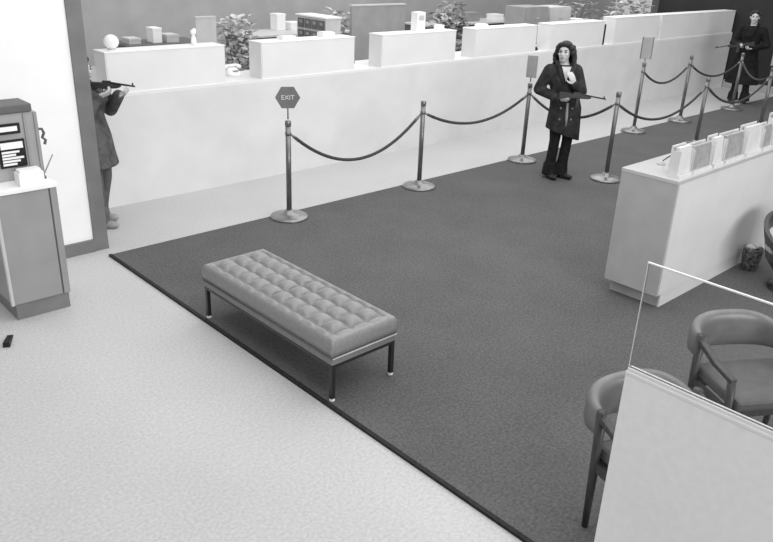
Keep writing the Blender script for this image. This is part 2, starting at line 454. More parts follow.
t = thing('desk_pen', 'small dark pen in a holder on the bare left end of the writing desk', 'pen', (DX + 0.34, DY + 0.33, TZ))
obj('holder', lathe(NB(), [(0.035, 0), (0.035, 0.008), (0.012, 0.018), (0.008, 0.03)], n=18), 'palegrey', t, smooth=True)
obj('pen', tube(NB(), [(0, 0, 0.02), (0.05, -0.03, 0.06), (0.09, -0.05, 0.09)], [0.004, 0.005, 0.003], 8), 'black', t)

# ------------------------------------------------------------------ partition with glass
PX, PY, PH, PG = -0.186, -4.908, 1.20, 1.617
t = thing('office_partition', 'low pale partition with clear glass on top, in the near right corner', 'partition', (PX, PY, 0))
obj('panel', bx(0.0, 0.05, -4.2, 0.0, 0.0, PH - 0.016), 'partition', t)
obj('cap_rail', bx(-0.002, 0.052, -4.2, 0.002, PH - 0.016, PH), 'partcap', t, bevel=0.004)
obj('glazing_bead', bx(0.002, 0.010, -4.2, -0.004, PH, PH + 0.012), 'partcap', t)
obj('glazing_bead', bx(0.020, 0.028, -4.2, -0.004, PH, PH + 0.012), 'partcap', t)
g = obj('glass_pane', bx(0.011, 0.019, -4.2, -0.004, PH + 0.002, PG - 0.004), 'glass', t)
obj('pane_edge', bx(0.011, 0.019, -4.2, 0.0, PG - 0.005, PG), 'glassedge', g)
obj('pane_edge', bx(0.012, 0.018, -0.004, 0.0, PH + 0.002, PG - 0.005), 'glassedge', g)

# ------------------------------------------------------------------ armchairs
def sweep(bm, path, secs):
    """rounded upright pad swept along path; secs = (half thickness, half height)"""
    n = 14; rings = []
    path = [Vector(p) for p in path]
    for i, p in enumerate(path):
        tt = (path[min(i + 1, len(path) - 1)] - path[max(0, i - 1)]); tt.z = 0; tt.normalize()
        s = Vector((tt.y, -tt.x, 0)); th, hh = secs[i]
        ring = []
        for k in range(n):
            a = 2 * PI * k / n
            ca, sa = math.cos(a), math.sin(a)
            ring.append(bm.verts.new(p + s * th * math.copysign(abs(ca) ** 0.7, ca) + Vector((0, 0, hh * math.copysign(abs(sa) ** 0.7, sa)))))
        rings.append(ring)
    for a, b in zip(rings, rings[1:]):
        for k in range(n): bm.faces.new((a[k], a[(k + 1) % n], b[(k + 1) % n], b[k]))
    bm.faces.new(rings[0][::-1]); bm.faces.new(rings[-1])
    return bm
def make_armchair(label, loc, rz):
    t = thing('armchair', label, 'armchair', loc, rz, 'dark framed armchairs behind the partition')
    pts, secs = [], []
    N = 24
    for i in range(N + 1):
        a = PI * i / N                                    # from the left post round the back to the right post
        e = abs(math.cos(a))
        x = -0.262 * math.copysign(abs(math.cos(a)) ** 0.75, math.cos(a)); y = 0.20 * abs(math.sin(a)) ** 0.8
        k = math.sin(a)
        pts.append((x, y - 0.01, 0.572 + 0.006 * k)); secs.append((0.026 + 0.014 * k, 0.062 + 0.050 * k))
    bm = sweep(NB(), pts, secs)
    obj('backrest', bm, 'chairleather', t, smooth=True)
    for s in (-1, 1):
        b = NB(); tube(b, [(s * 0.27, -0.02, 0), (s * 0.275, -0.02, 0.35), (s * 0.282, -0.015, 0.655)], [0.016, 0.022, 0.024], 10)
        obj('leg', b, 'chairwood', t, smooth=True)
        b = NB(); tube(b, [(s * 0.26, -0.36, 0), (s * 0.27, -0.345, 0.35), (s * 0.28, -0.33, 0.555)], [0.016, 0.022, 0.024], 10)
        obj('leg', b, 'chairwood', t, smooth=True)
        b = NB(); bar(b, (s * 0.282, -0.02, 0.625), (s * 0.285, -0.20, 0.572), 0.040, 0.032); bar(b, (s * 0.285, -0.185, 0.576), (s * 0.283, -0.35, 0.558), 0.042, 0.028)
        obj('arm', b, 'chairwood', t, bevel=0.008)
        obj('side_rail', bar(NB(), (s * 0.27, -0.04, 0.36), (s * 0.268, -0.33, 0.36), 0.022, 0.05), 'chairwood', t)
    for y in (-0.34, -0.025): obj('cross_rail', bar(NB(), (-0.255, y, 0.36), (0.255, y, 0.36), 0.022, 0.05), 'chairwood', t)
    obj('seat', bx(-0.255, 0.255, -0.385, 0.03, 0.386, 0.455), 'chairseat', t, bevel=0.02)
    return t
ch = make_armchair('dark framed armchair with curved vinyl back, seen whole through the glass', (1.612, -4.672, 0.014), -math.radians(32))
dup(ch, (0.550, -4.685, 0.014), -math.radians(20), 'dark framed armchair half hidden behind the left end of the partition')
# tub chair cut by the right edge
t = thing('tub_chair', 'pale tub chair with a dark rim at the right edge, in front of the desk', 'tub chair', (4.09, -4.13, 0.014), math.radians(225)); t.scale = (1, 1, 0.86)
b = NB(); n = 28; rows = []
for zi, (z, r) in enumerate(((0.20, 0.20), (0.30, 0.265), (0.45, 0.295), (0.60, 0.315), (0.72, 0.335))):
    rows.append((z, r))
outer = []; inner = []
for z, r in rows:
    oo, ii = [], []
    for k in range(n + 1):
        a = math.radians(55) + (math.radians(250)) * k / n
        top = 1.0 if z < 0.5 else (0.66 + 0.34 * math.sin(PI * k / n))
        oo.append(b.verts.new((r * math.cos(a), r * math.sin(a), z * top))); ii.append(b.verts.new(((r - 0.035) * math.cos(a), (r - 0.035) * math.sin(a), z * top)))
    outer.append(oo); inner.append(ii)
for a, c in zip(outer, outer[1:]):
    for k in range(n): b.faces.new((a[k], a[k + 1], c[k + 1], c[k]))
for a, c in zip(inner, inner[1:]):
    for k in range(n): b.faces.new((a[k + 1], a[k], c[k], c[k + 1]))
for k in range(n):
    b.faces.new((outer[-1][k], outer[-1][k + 1], inner[-1][k + 1], inner[-1][k])); b.faces.new((outer[0][k + 1], outer[0][k], inner[0][k], inner[0][k + 1]))
for k in (0, n):
    for q in range(len(rows) - 1): b.faces.new((outer[q][k], inner[q][k], inner[q + 1][k], outer[q + 1][k]))
obj('shell', b, 'chairwood', t, smooth=False)
obj('seat_cushion', lathe(NB(), [(0.17, 0.24), (0.235, 0.27), (0.25, 0.40), (0.24, 0.44), (0.15, 0.455)], n=32), 'paleseat', t, smooth=True)
obj('back_pad', sweep(NB(), [(0.272 * math.cos(math.radians(75) + math.radians(210) * k / 20), 0.272 * math.sin(math.radians(75) + math.radians(210) * k / 20), 0.47) for k in range(21)], [(0.022, 0.09)] * 21), 'paleseat', t, smooth=True)
obj('pedestal', lathe(NB(), [(0.20, 0), (0.20, 0.012), (0.05, 0.03), (0.035, 0.06), (0.035, 0.2), (0.12, 0.215), (0.17, 0.24)], n=28), 'blackmetal', t, smooth=True)
# mottled basket beside it
t = thing('waste_basket', 'small dark mottled basket on the carpet against the long desk', 'basket', (4.25, -3.69, 0.014))
obj('bucket', lathe(NB(), [(0.070, 0), (0.085, 0.19), (0.088, 0.205), (0.078, 0.205), (0.065, 0.03)], n=24), 'mottled', t, smooth=True)
b = NB()
for k in range(7):
    a = k * 2.4; ell(b, (0.038 * math.cos(a), 0.038 * math.sin(a), 0.20 + 0.012 * (k % 3)), (0.04, 0.032, 0.022), sub=1)
obj('crumpled_paper', b, 'palegrey', t)

# ------------------------------------------------------------------ kiosk at left
t = thing('lobby_stand', 'grey fronted lobby stand with white top, at the left edge', 'stand', (-1.020, -0.755, 0))
KW, KD = 0.378, 0.42
obj('cabinet_body', bx(-0.02, KW + 0.004, 0.004, KD, 0.125, 0.93), 'kiosk', t)
obj('front_panel', bx(-0.008, KW - 0.052, -0.006, 0.004, 0.128, 0.925), 'kiosk', t)
obj('stile', bx(KW - 0.040, KW + 0.004, -0.008, 0.004, 0.125, 0.93), 'kiosk', t)
obj('stile', bx(-0.030, -0.010, -0.010, 0.02, 0.125, 0.93), 'kiosktrim', t)
obj('shadow_groove', bx(KW - 0.052, KW - 0.040, -0.002, 0.004, 0.125, 0.93), 'groove', t)
obj('toe_kick', bx(0.0, KW - 0.004, 0.012, KD - 0.02, 0.0, 0.125), 'toe', t)
obj('stand_top', bx(-0.04, KW + 0.012, -0.02, KD + 0.01, 0.93, 0.962), 'white', t, bevel=0.004)
KZ = 0.962
t = thing('display_machine', 'grey upright machine with two black framed panels on the lobby stand', 'machine', (-1.105, -0.57, KZ))
obj('housing', bx(0, 0.465, 0, 0.22, 0.0, 0.46), 'machine', t, bevel=0.006)
obj('hood', bx(-0.004, 0.44, -0.018, 0.22, 0.46, 0.518), 'darkgrey', t, bevel=0.01)
obj('side_frame', bx(0.375, 0.392, -0.012, 0, 0.02, 0.45), 'midgrey', t)
obj('side_frame', bx(0.445, 0.466, -0.012, 0, 0.02, 0.455), 'midgrey', t)
w = obj('name_plate', bx(0.08, 0.345, -0.014, -0.001, 0.325, 0.395), 'black', t)
obj('plate_strip', bx(0.09, 0.325, -0.018, -0.014, 0.345, 0.377), 'white', w)
w = obj('rate_board', bx(0.185, 0.360, -0.014, -0.001, 0.095, 0.285), 'black', t)
b = NB(); box(b, 0.200, 0.345, -0.018, -0.014, 0.225, 0.270)
for k in range(5):
    zz = 0.112 + k * 0.021
    box(b, 0.202, 0.202 + 0.09 + 0.05 * ((k * 7) % 3) / 2, -0.018, -0.014, zz, zz + 0.014)
obj('board_rows', b, 'white', w)
h = obj('side_hook', tube(NB(), [(0.466, 0.02, 0.33), (0.495, 0.01, 0.33), (0.505, 0.01, 0.30), (0.49, 0.01, 0.27), (0.51, 0.01, 0.25), (0.50, 0.01, 0.22)], 0.010, 8), 'darkgrey', t)
t = thing('paper_box', 'small white box of papers on the lobby stand before the machine', 'box', (-0.865, -0.745, KZ))
obj('carton', bx(0, 0.165, 0, 0.10, 0, 0.085), 'white', t, bevel=0.003)
obj('card_stack', bx(0.012, 0.153, 0.012, 0.088, 0.085, 0.105), 'ledge', t)
t = thing('stand_pen', 'thin slanted pen in a holder on the right of the lobby stand', 'pen', (-0.67, -0.63, KZ))
obj('holder', lathe(NB(), [(0.022, 0), (0.022, 0.012), (0.009, 0.03)], n=16), 'darkgrey', t)
obj('pen', tube(NB(), [(0, 0, 0.015), (0.085, 0.0, 0.16)], [0.006, 0.004], 8), 'midgrey', t)
# little dark wedge on the floor
b = NB(); v = [(-0.02, 0.11, 0), (0.02, 0.11, 0), (0.022, -0.06, 0), (-0.022, -0.06, 0), (-0.02, -0.06, 0.035), (0.02, -0.06, 0.035), (0.018, 0.11, 0.006), (-0.018, 0.11, 0.006)]
vs = [b.verts.new(q) for q in v]
for f in ((0, 1, 2, 3), (3, 2, 5, 4), (4, 5, 6, 7), (7, 6, 1, 0), (0, 3, 4, 7), (1, 6, 5, 2)): b.faces.new([vs[i] for i in f])
o = obj('door_wedge', b, 'black'); o.location = (-1.19, -1.04, 0); o.rotation_euler = (0, 0, -0.45)
tag(o, 'small dark wedge lying on the pale floor at the left edge', 'wedge')

# ------------------------------------------------------------------ people
def head_bm(bm, c, yaw=0.0, pitch=0.0):
    """head with brow, nose, jaw and ears; c = centre of the skull, facing -y before the turn"""
    Rm = Matrix.Rotation(yaw, 3, 'Z') @ Matrix.Rotation(pitch, 3, 'X'); c = Vector(c)
    P = lambda x, y, z: c + Rm @ Vector((x, y, z))
    ell(bm, P(0, 0.012, 0.022), (0.072, 0.090, 0.085), Rm)
    ell(bm, P(0, -0.018, -0.025), (0.060, 0.068, 0.078), Rm)
    ell(bm, P(0, -0.045, -0.082), (0.032, 0.032, 0.026), Rm, 2)
    ell(bm, P(0, -0.088, -0.018), (0.012, 0.018, 0.024), Rm, 2)
    ell(bm, P(0, -0.076, 0.008), (0.010, 0.014, 0.03), Rm, 2)
    ell(bm, P(0, -0.070, 0.030), (0.048, 0.014, 0.012), Rm, 2)
    ell(bm, P(0, -0.076, -0.056), (0.024, 0.012, 0.012), Rm, 2)
    for s in (-1, 1):
        ell(bm, P(s * 0.076, 0.012, -0.006), (0.010, 0.020, 0.032), Rm, 2)
        ell(bm, P(s * 0.040, -0.060, -0.02), (0.020, 0.018, 0.018), Rm, 2)
    return P, Rm
def hand_bm(bm, wrist, d, palm_n, curl=0.6, side=1):
    """palm, four unequal bent fingers and a thumb leaving the side of the palm"""
    wrist = Vector(wrist); d = Vector(d).normalized(); n = Vector(palm_n); n = (n - d * n.dot(d)).normalized()
    s = d.cross(n).normalized() * side
    Rm = Matrix((s, d, n)).transposed()
    ell(bm, wrist + d * 0.048, (0.038, 0.050, 0.016), Rm, 2)
    for k, (off, ln) in enumerate(((-0.029, 0.070), (-0.010, 0.080), (0.010, 0.075), (0.028, 0.058))):
        p = wrist + d * 0.088 + s * off; pts = [p - d * 0.02]; ang = 0.15; q = p
        pts.append(q)
        for seg, f in enumerate((0.42, 0.33, 0.25)):
            ang += curl * (0.5 + 0.35 * seg)
            q = q + (d * math.cos(ang) + n * math.sin(ang)) * ln * f; pts.append(q)
        chain(bm, pts, [0.010, 0.010, 0.009, 0.0085, 0.0075])
    p = wrist + d * 0.03 - s * 0.032
    chain(bm, [p, p - s * 0.022 + d * 0.022 + n * 0.01, p - s * 0.028 + d * 0.050 + n * 0.025], [0.013, 0.011, 0.009])
def make_person(label, loc, rotz, S):
    t = thing('person', label, 'person', loc, rotz)
    hc = Vector(S['head']); yaw = S.get('yaw', 0)
    bm = NB()
    P, Rm = head_bm(bm, hc, yaw, S.get('pitch', 0))
    sh = S['sh']; hipz = S['hipz']
    lean = Vector(S.get('lean', (0, 0, 0)))
    chest = Vector((0, 0.0, sh - 0.10)) + lean * 0.8
    chain(bm, [hc + Vector((0, 0.02, -0.06)), Vector((0, 0.012, sh + 0.03)) + lean], [0.052, 0.056])
    loft(bm, [(0, 0, hipz - 0.06, 0.13, 0.10, 0), (0, 0, hipz + 0.06, 0.145, 0.10, 0), (lean.x * .4, lean.y * .4, hipz + 0.2, 0.12, 0.085, 0),
              (chest.x, chest.y, sh - 0.12, 0.155, 0.10, 0), (lean.x, lean.y, sh - 0.02, 0.15, 0.085, 0), (lean.x, lean.y + 0.01, sh + 0.04, 0.07, 0.055, 0)])
    arms = S['arms']
    for A in arms:
        chain(bm, [A['s'], A['e'], A['w']], [0.050, 0.040, 0.028])
        hand_bm(bm, A['w'], A['hd'], A['n'], A.get('curl', 0.6), A['side'])
    for Lg in S['legs']:
        chain(bm, [Lg['h'], Lg['k'], Lg['a']], [0.082, 0.055, 0.038])
        a = Vector(Lg['a']); f = Vector(Lg['f'])
        chain(bm, [a + Vector((0, 0, -0.03)), a + f * 0.13 + Vector((0, 0, -0.045))], [0.036, 0.030])
    body = fuse('body', bm, 'skin', t, 0.0065, 2)
    # face
    for s in (-1, 1):
        e = NB(); ell(e, P(s * 0.031, -0.081, 0.008), (0.013, 0.008, 0.007), Rm, 2); obj('eye', e, 'eye', t, smooth=True)
        e = NB(); ell(e, P(s * 0.033, -0.084, 0.030), (0.018, 0.006, 0.004), Rm, 2); obj('eyebrow', e, 'hair', t, smooth=True)
    e = NB(); ell(e, P(0, -0.087, -0.055), (0.022, 0.007, 0.007), Rm, 2); obj('mouth', e, 'lip', t, smooth=True)
    # hair
    hb = NB()
    ell(hb, P(0, 0.028, 0.040), (0.086, 0.094, 0.088), Rm)
    if S['hair'] == 'long':
        for k in range(30):
            a = math.radians(2 + 176 * k / 29)
            x = 0.080 * math.cos(a); y = 0.024 + 0.080 * math.sin(a)
            ln = (0.36 if k < 12 else 0.27) + 0.05 * math.sin(k * 1.7)
            pts = []; rr = []
            for j in range(9):
                u = j / 8
                sw = 1.0 + 0.55 * math.sin(min(u * 2.4, PI * 0.62))
                q = u * u if k < 9 else 0.0
                pts.append(P(x * sw + 0.02 * q + 0.013 * math.sin(u * 13 + k * 1.9), y * sw * 0.9 - 0.13 * q + 0.013 * math.cos(u * 12 + k * 1.3), 0.06 - ln * u))
                rr.append(0.021 - 0.009 * u)
            chain(hb, pts, rr)
        for k, (x, y, z) in enumerate(((-0.045, -0.052, 0.082), (0.0, -0.058, 0.092), (0.042, -0.05, 0.086), (-0.075, -0.03, 0.05), (0.078, -0.03, 0.05), (-0.084, -0.012, 0.01), (0.086, -0.012, 0.0))):
            ell(hb, P(x, y, z), (0.032, 0.030, 0.030), Rm, 2)
    else:
        for k, (x, y, z) in enumerate(((-0.04, -0.035, 0.085), (0.03, -0.04, 0.088), (-0.07, 0.0, 0.045), (0.07, 0.0, 0.045), (0, 0.07, -0.03), (-.05, 0.06, -0.02), (.05, 0.06, -0.02))):
            ell(hb, P(x, y, z), (0.034, 0.036, 0.034), Rm, 2)
    fuse('hair', hb, S.get('hairm', 'hair'), t, 0.006, 1)
    # trousers
    tb = NB()
    loft(tb, [(0, 0, hipz - 0.10, 0.150, 0.115, 0), (0, 0, hipz + 0.02, 0.160, 0.120, 0), (lean.x * .2, lean.y * .2, hipz + 0.13, 0.145, 0.11, 0)])
    for Lg in S['legs']:
        h, k, a = Vector(Lg['h']), Vector(Lg['k']), Vector(Lg['a'])
        low = k.lerp(a, 0.55); fl = S.get('flare', 0.07)
        chain(tb, [h, h.lerp(k, 0.5), k, low, a + Vector((0, 0.0, 0.02))], [0.094, 0.080, 0.062, 0.062, fl])
        c = a.lerp(k, 0.02)
        loft(tb, [(c.x, c.y, c.z - 0.045, fl + 0.012, fl + 0.016, 0), (c.x, c.y, c.z + 0.10, fl, fl, 0)])
    fuse('trousers', tb, S['trouser'], t, 0.009, 3)
    for Lg in S['legs']:
        a = Vector(Lg['a']); f = Vector(Lg['f']).normalized()
        sb = NB(); z0 = 0.0
        q = Matrix.Rotation(math.atan2(f.x, -f.y), 3, 'Z')
        base = Vector((a.x, a.y, 0))
        ell(sb, base + f * 0.0 + Vector((0, 0, 0.045)), (0.040, 0.055, 0.045), q, 2)
        ell(sb, base + f * 0.10 + Vector((0, 0, 0.036)), (0.046, 0.085, 0.036), q, 2)
        box(sb, base.x - 0.02, base.x + 0.02, base.y - 0.02, base.y + 0.02, 0.001, 0.03)
        sh_ = fuse('shoe', sb, S.get('shoe', 'shoe'), t, 0.008, 2)
        for v in sh_.data.vertices:
            if v.co.z < 0.012: v.co.z = 0.001
    # coat
    cb = NB()
    hem = S['hem']; fl = S.get('coatflare', 0.0)
    loft(cb, [(0, 0.0, hem, 0.205 + fl, 0.165 + fl * .6, S.get('hemslope', 0)), (0, 0, (hem + hipz) / 2, 0.198 + fl * .5, 0.158, S.get('hemslope', 0) * .5), (0, 0, hipz + 0.02, 0.188, 0.142, 0),
              (lean.x * .45, lean.y * .45, hipz + 0.19, 0.165, 0.125, 0), (chest.x, chest.y, sh - 0.13, 0.185, 0.132, 0), (lean.x, lean.y, sh - 0.03, 0.180, 0.108, 0), (lean.x, lean.y + 0.012, sh + 0.035, 0.100, 0.080, 0)], 36)
    for A in arms:
        s0, e0, w0 = Vector(A['s']), Vector(A['e']), Vector(A['w'])
        chain(cb, [s0 + Vector((0, 0, -0.005)), s0.lerp(e0, 0.5), e0, e0.lerp(w0, 0.55), w0 - (w0 - e0).normalized() * 0.02], [0.078, 0.070, 0.062, 0.056, 0.052])
    coat = fuse('coat', cb, S['coat'], t, 0.009, 3)
    # collar and lapels
    kb = NB()
    for s in (-1, 1):
        pts = [Vector((s * 0.075, 0.06, sh + 0.055)) + lean, Vector((s * 0.088, -0.02, sh + 0.05)) + lean, Vector((s * 0.075, -0.095, sh - 0.02)) + lean, Vector((s * 0.03, -0.135, sh - 0.16)) + lean * .9]
        chain(kb, pts, [0.026, 0.028, 0.030, 0.014])
    chain(kb, [Vector((-0.075, 0.065, sh + 0.055)) + lean, Vector((0.075, 0.065, sh + 0.055)) + lean], [0.026, 0.026])
    fuse('collar', kb, S['coat'], t, 0.009, 2)
    if S.get('shirt'):
        pb = NB(); vs = [pb.verts.new(Vector(v) + lean) for v in ((-0.055, -0.098, sh + 0.025), (0.055, -0.098, sh + 0.025), (0.0, -0.142, sh - 0.14))]
        pb.faces.new(vs); obj('shirt_front', pb, 'shirt', t)
    if S.get('buttons'):
        for z in S['buttons']:
            for s in (-1, 1):
                e = NB(); fr_ = -0.148 if z < sh - .2 else -0.14
                ell(e, (s * 0.068 + lean.x * .4, fr_ + lean.y * .4, z), (0.013, 0.009, 0.013), None, 2); obj('coat_button', e, 'button', coat, smooth=True)
    if S.get('belt'):
        bb = loft(NB(), [(lean.x * .4, lean.y * .4, hipz + 0.15, 0.178, 0.138, 0), (lean.x * .4, lean.y * .4, hipz + 0.20, 0.176, 0.136, 0)], 36)
        obj('belt', bb, S['coat'], coat, smooth=True)
    return t
def make_gun(label, a, b, roll=0.0, wood=True):
    """carbine from butt a to muzzle b (world points)"""
    a = Vector(a); b = Vector(b); L = (b - a).length
    t = thing('rifle', label, 'rifle', tuple(a))
    ax = (b - a).normalized(); up = Vector((0, 0, 1)); up = (up - ax * up.dot(ax)).normalized(); sd = ax.cross(up)
    t.rotation_mode = 'QUATERNION'
    t.rotation_quaternion = Matrix((ax, -sd, up)).transposed().to_quaternion()
    def prism(pts, w):
        bm = NB(); f = [bm.verts.new((x * L, -w, z)) for x, z in pts]; g = [bm.verts.new((x * L, w, z)) for x, z in pts]
        bm.faces.new(f); bm.faces.new(g[::-1]); n = len(pts)
        for i in range(n): bm.faces.new((f[i], f[(i + 1) % n], g[(i + 1) % n], g[i]))
        return bm
    obj('stock', prism([(0, 0.0), (0.02, -0.085), (0.20, -0.045), (0.30, -0.045), (0.62, -0.022), (0.68, -0.008), (0.68, 0.006), (0.42, 0.012), (0.30, 0.004), (0.24, 0.010)], 0.018), 'gunwood' if wood else 'gun', t, bevel=0.004)
    obj('receiver', prism([(0.28, 0.0), (0.46, 0.004), (0.46, 0.034), (0.30, 0.030)], 0.014), 'gun', t, bevel=0.003)
    obj('barrel', tube(NB(), [(0.45 * L, 0, 0.016), (L, 0, 0.016)], [0.011, 0.008], 10), 'gun', t, smooth=True)
    obj('front_sight', prism([(0.94, 0.02), (0.97, 0.02), (0.965, 0.045), (0.945, 0.045)], 0.004), 'gun', t)
    obj('magazine', prism([(0.37, -0.02), (0.44, -0.02), (0.47, -0.13), (0.41, -0.135)], 0.010), 'gun', t)
    obj('trigger_guard', tube(NB(), [(0.27 * L, 0, -0.04), (0.29 * L, 0, -0.07), (0.33 * L, 0, -0.07), (0.35 * L, 0, -0.035)], 0.004, 6), 'gun', t)
    return t
def wpt(loc, rz, p):
    return Matrix.Rotation(rz, 4, 'Z') @ Vector(p) + Vector(loc)

# the long-haired person on the carpet
L1 = (5.27, -0.88, 0.014); R1 = VIEW + math.radians(4)
p1 = make_person('long-haired person in a dark belted coat and flared trousers standing on the carpet', L1, R1, dict(
    head=(-0.095, -0.02, 1.485), yaw=math.radians(-30), sh=1.31, hipz=0.84, lean=(-0.075, 0, 0), hem=0.54, hemslope=-0.34, coatflare=0.004,
    arms=[dict(s=(-0.235, 0.0, 1.28), e=(-0.335, 0.04, 1.05), w=(-0.15, -0.185, 0.985), hd=(0.9, -0.3, -0.05), n=(0, 0.6, 0.8), side=1, curl=0.7),
          dict(s=(0.070, 0.0, 1.285), e=(0.135, -0.11, 1.06), w=(0.005, -0.215, 1.16), hd=(-0.45, -0.1, 0.85), n=(-0.3, 1, 0), side=-1, curl=0.35)],
    legs=[dict(h=(-0.085, 0, 0.82), k=(-0.085, -0.02, 0.46), a=(-0.105, 0.0, 0.075), f=(0.25, -1, 0)),
          dict(h=(0.075, 0, 0.82), k=(0.065, -0.02, 0.46), a=(0.045, 0.02, 0.075), f=(0.6, -0.8, 0))],
    flare=0.074, hair='long', coat='coat', trouser='trouser', shirt=True, buttons=(0.74, 0.87, 1.0), belt=True))
b = NB(); loft(b, [(-0.012, -0.128, 0.66, 0.020, 0.034, 0), (-0.015, -0.126, 0.78, 0.022, 0.034, 0), (-0.02, -0.118, 0.93, 0.014, 0.030, 0)], 12)
obj('coat_opening', b, 'greyslip', p1, smooth=True)
make_gun('dark carbine held level by the long-haired person, pointing right', wpt(L1, R1, (-0.16, -0.235, 1.075)), wpt(L1, R1, (0.39, -0.22, 0.985)))

# the person in black by the far end of the counter
L2 = (12.58, 0.15, 0.014); R2 = VIEW - math.radians(38)
make_person('person in a long black coat standing at the far right end of the counter', L2, R2, dict(
    head=(0.0, -0.03, 1.555), yaw=math.radians(15), sh=1.37, hipz=0.88, hem=0.36, coatflare=0.10,
    arms=[dict(s=(-0.185, 0.0, 1.34), e=(-0.27, -0.10, 1.08), w=(-0.08, -0.32, 1.06), hd=(0.2, -1, 0.0), n=(0.6, 0, 0.8), side=1, curl=0.7),
          dict(s=(0.185, 0.0, 1.34), e=(0.30, 0.02, 1.08), w=(0.12, -0.24, 1.02), hd=(-0.5, -0.8, 0), n=(-0.3, 0, 1), side=-1, curl=0.7)],
    legs=[dict(h=(-0.085, 0, 0.86), k=(-0.09, -0.02, 0.48), a=(-0.10, 0.0, 0.075), f=(0, -1, 0)),
          dict(h=(0.085, 0, 0.86), k=(0.09, -0.02, 0.48), a=(0.11, 0.02, 0.075), f=(0.3, -1, 0))],
    flare=0.085, hair='short', coat='coat2', trouser='trouser', belt=True))
make_gun('dark long gun held by the person in black, pointing left over the counter', wpt(L2, VIEW, (-0.05, -0.30, 1.15)), wpt(L2, VIEW, (-0.74, -0.30, 1.00)), wood=False)

# the person half hidden by the grey trim
L3 = (0.30, 0.80, 0.0); R3 = VIEW + math.radians(82)
make_person('person in grey aiming a long gun, half hidden behind the grey trim at left', L3, R3, dict(
    head=(0.0, 0.06, 1.44), yaw=0, sh=1.27, hipz=0.83, hem=0.58, lean=(0, 0.06, 0), coatflare=0.03,
    arms=[dict(s=(0.165, 0.07, 1.24), e=(0.20, -0.08, 1.06), w=(0.07, -0.25, 1.235), hd=(-0.3, -0.9, 0.2), n=(-0.5, 0, 0.8), side=-1, curl=0.7),
          dict(s=(-0.165, 0.07, 1.24), e=(-0.20, -0.02, 1.02), w=(-0.06, -0.11, 1.225), hd=(0.4, -0.9, 0.3), n=(0.5, 0, 0.8), side=1, curl=0.7)],
    legs=[dict(h=(-0.08, 0, 0.81), k=(-0.085, -0.02, 0.46), a=(-0.09, -0.02, 0.075), f=(0, -1, 0)),
          dict(h=(0.08, 0, 0.81), k=(0.085, -0.02, 0.46), a=(0.09, 0.08, 0.075), f=(0.1, -1, 0))],
    flare=0.075, hair='short', coat='coat3', trouser='trouser3', shoe='shoe3'))
make_gun('dark long gun aimed right by the person behind the grey trim', wpt(L3, R3, (0.03, 0.0, 1.335)), wpt(L3, R3, (0.0, -0.44, 1.31)))

# ------------------------------------------------------------------ things on the teller counter
SZ = 1.52
t = thing('globe_lamp', 'round white globe on top of the leftmost counter screen', 'lamp', (0.80, CY + 0.16, SZ))
obj('lamp_foot', lathe(NB(), [(0.04, 0), (0.04, 0.008), (0.015, 0.015)], n=20), 'palegrey', t)
e = NB(); ell(e, (0, 0, 0.075), (0.072, 0.072, 0.068)); obj('globe', e, 'white', t, smooth=True)
t = thing('bud_vase', 'small white bud vase on the right end of the leftmost counter screen', 'vase', (1.69, CY + 0.16, SZ))
obj('vase_body', lathe(NB(), [(0.022, 0), (0.03, 0.03), (0.024, 0.07), (0.014, 0.095), (0.018, 0.11)], n=20), 'white', t, smooth=True)
e = NB(); ell(e, (0, 0, 0.125), (0.032, 0.030, 0.030), None, 2); ell(e, (0.012, 0, 0.148), (0.02, 0.02, 0.018), None, 2); obj('bloom', e, 'white', t, smooth=True)
def low_box(x, w, h, label, m='white', y=CY + 0.10, z=SZ, d=0.12, name='paper_tray'):
    t = thing(name, label, 'tray', (x, y, z), 0)
    obj('tray_body', bx(0, w, 0, d, 0, h), m, t, bevel=0.002)
    obj('paper', bx(0.01, w - 0.01, 0.01, d - 0.01, h, h + 0.008), 'ledge', t)
low_box(2.78, 0.20, 0.028, 'low white paper tray on the second counter screen, left of centre')
low_box(3.36, 0.18, 0.05, 'white paper tray near the right end of the second counter screen')
low_box(5.36, 0.08, 0.06, 'tiny white box on the right end of the third counter screen')
low_box(6.20, 0.16, 0.04, 'white paper tray on the left part of the fourth counter screen')
t = thing('file_holder', 'tall narrow white file holder upright on the third counter screen', 'file holder', (4.92, CY + 0.10, SZ))
obj('file_case', bx(0, 0.15, 0, 0.12, 0, 0.24), 'white', t, bevel=0.004)
obj('file_label', bx(0.03, 0.12, -0.003, 0, 0.14, 0.20), 'palegrey', t)
# in the gaps
def adding_machine(x, y, z, label, m='darkgrey', s=1.0):
    t = thing('adding_machine', label, 'adding machine', (x, y, z), 0)
    b = NB(); prof = [(0, 0), (0.30 * s, 0), (0.30 * s, 0.16 * s), (0.20 * s, 0.17 * s), (0.0, 0.06 * s)]
    f = [b.verts.new((0, p, q)) for p, q in prof]; g_ = [b.verts.new((0.26 * s, p, q)) for p, q in prof]
    b.faces.new(f); b.faces.new(g_[::-1])
    for i in range(5): b.faces.new((f[i], f[(i + 1) % 5], g_[(i + 1) % 5], g_[i]))
    obj('case', b, m, t, bevel=0.008)
    obj('paper_roll', tube(NB(), [(0.05 * s, 0.25 * s, 0.20 * s), (0.20 * s, 0.25 * s, 0.20 * s)], 0.045 * s, 14), 'palegrey', t, smooth=True)
    k = NB()
    for i in range(4):
        for j in range(4): box(k, (0.05 + 0.042 * i) * s, (0.078 + 0.042 * i) * s, (0.03 + 0.036 * j) * s, (0.052 + 0.036 * j) * s, (0.07 + 0.018 * j) * s, (0.09 + 0.02 * j) * s)
    obj('keys', k, 'palegrey', t)
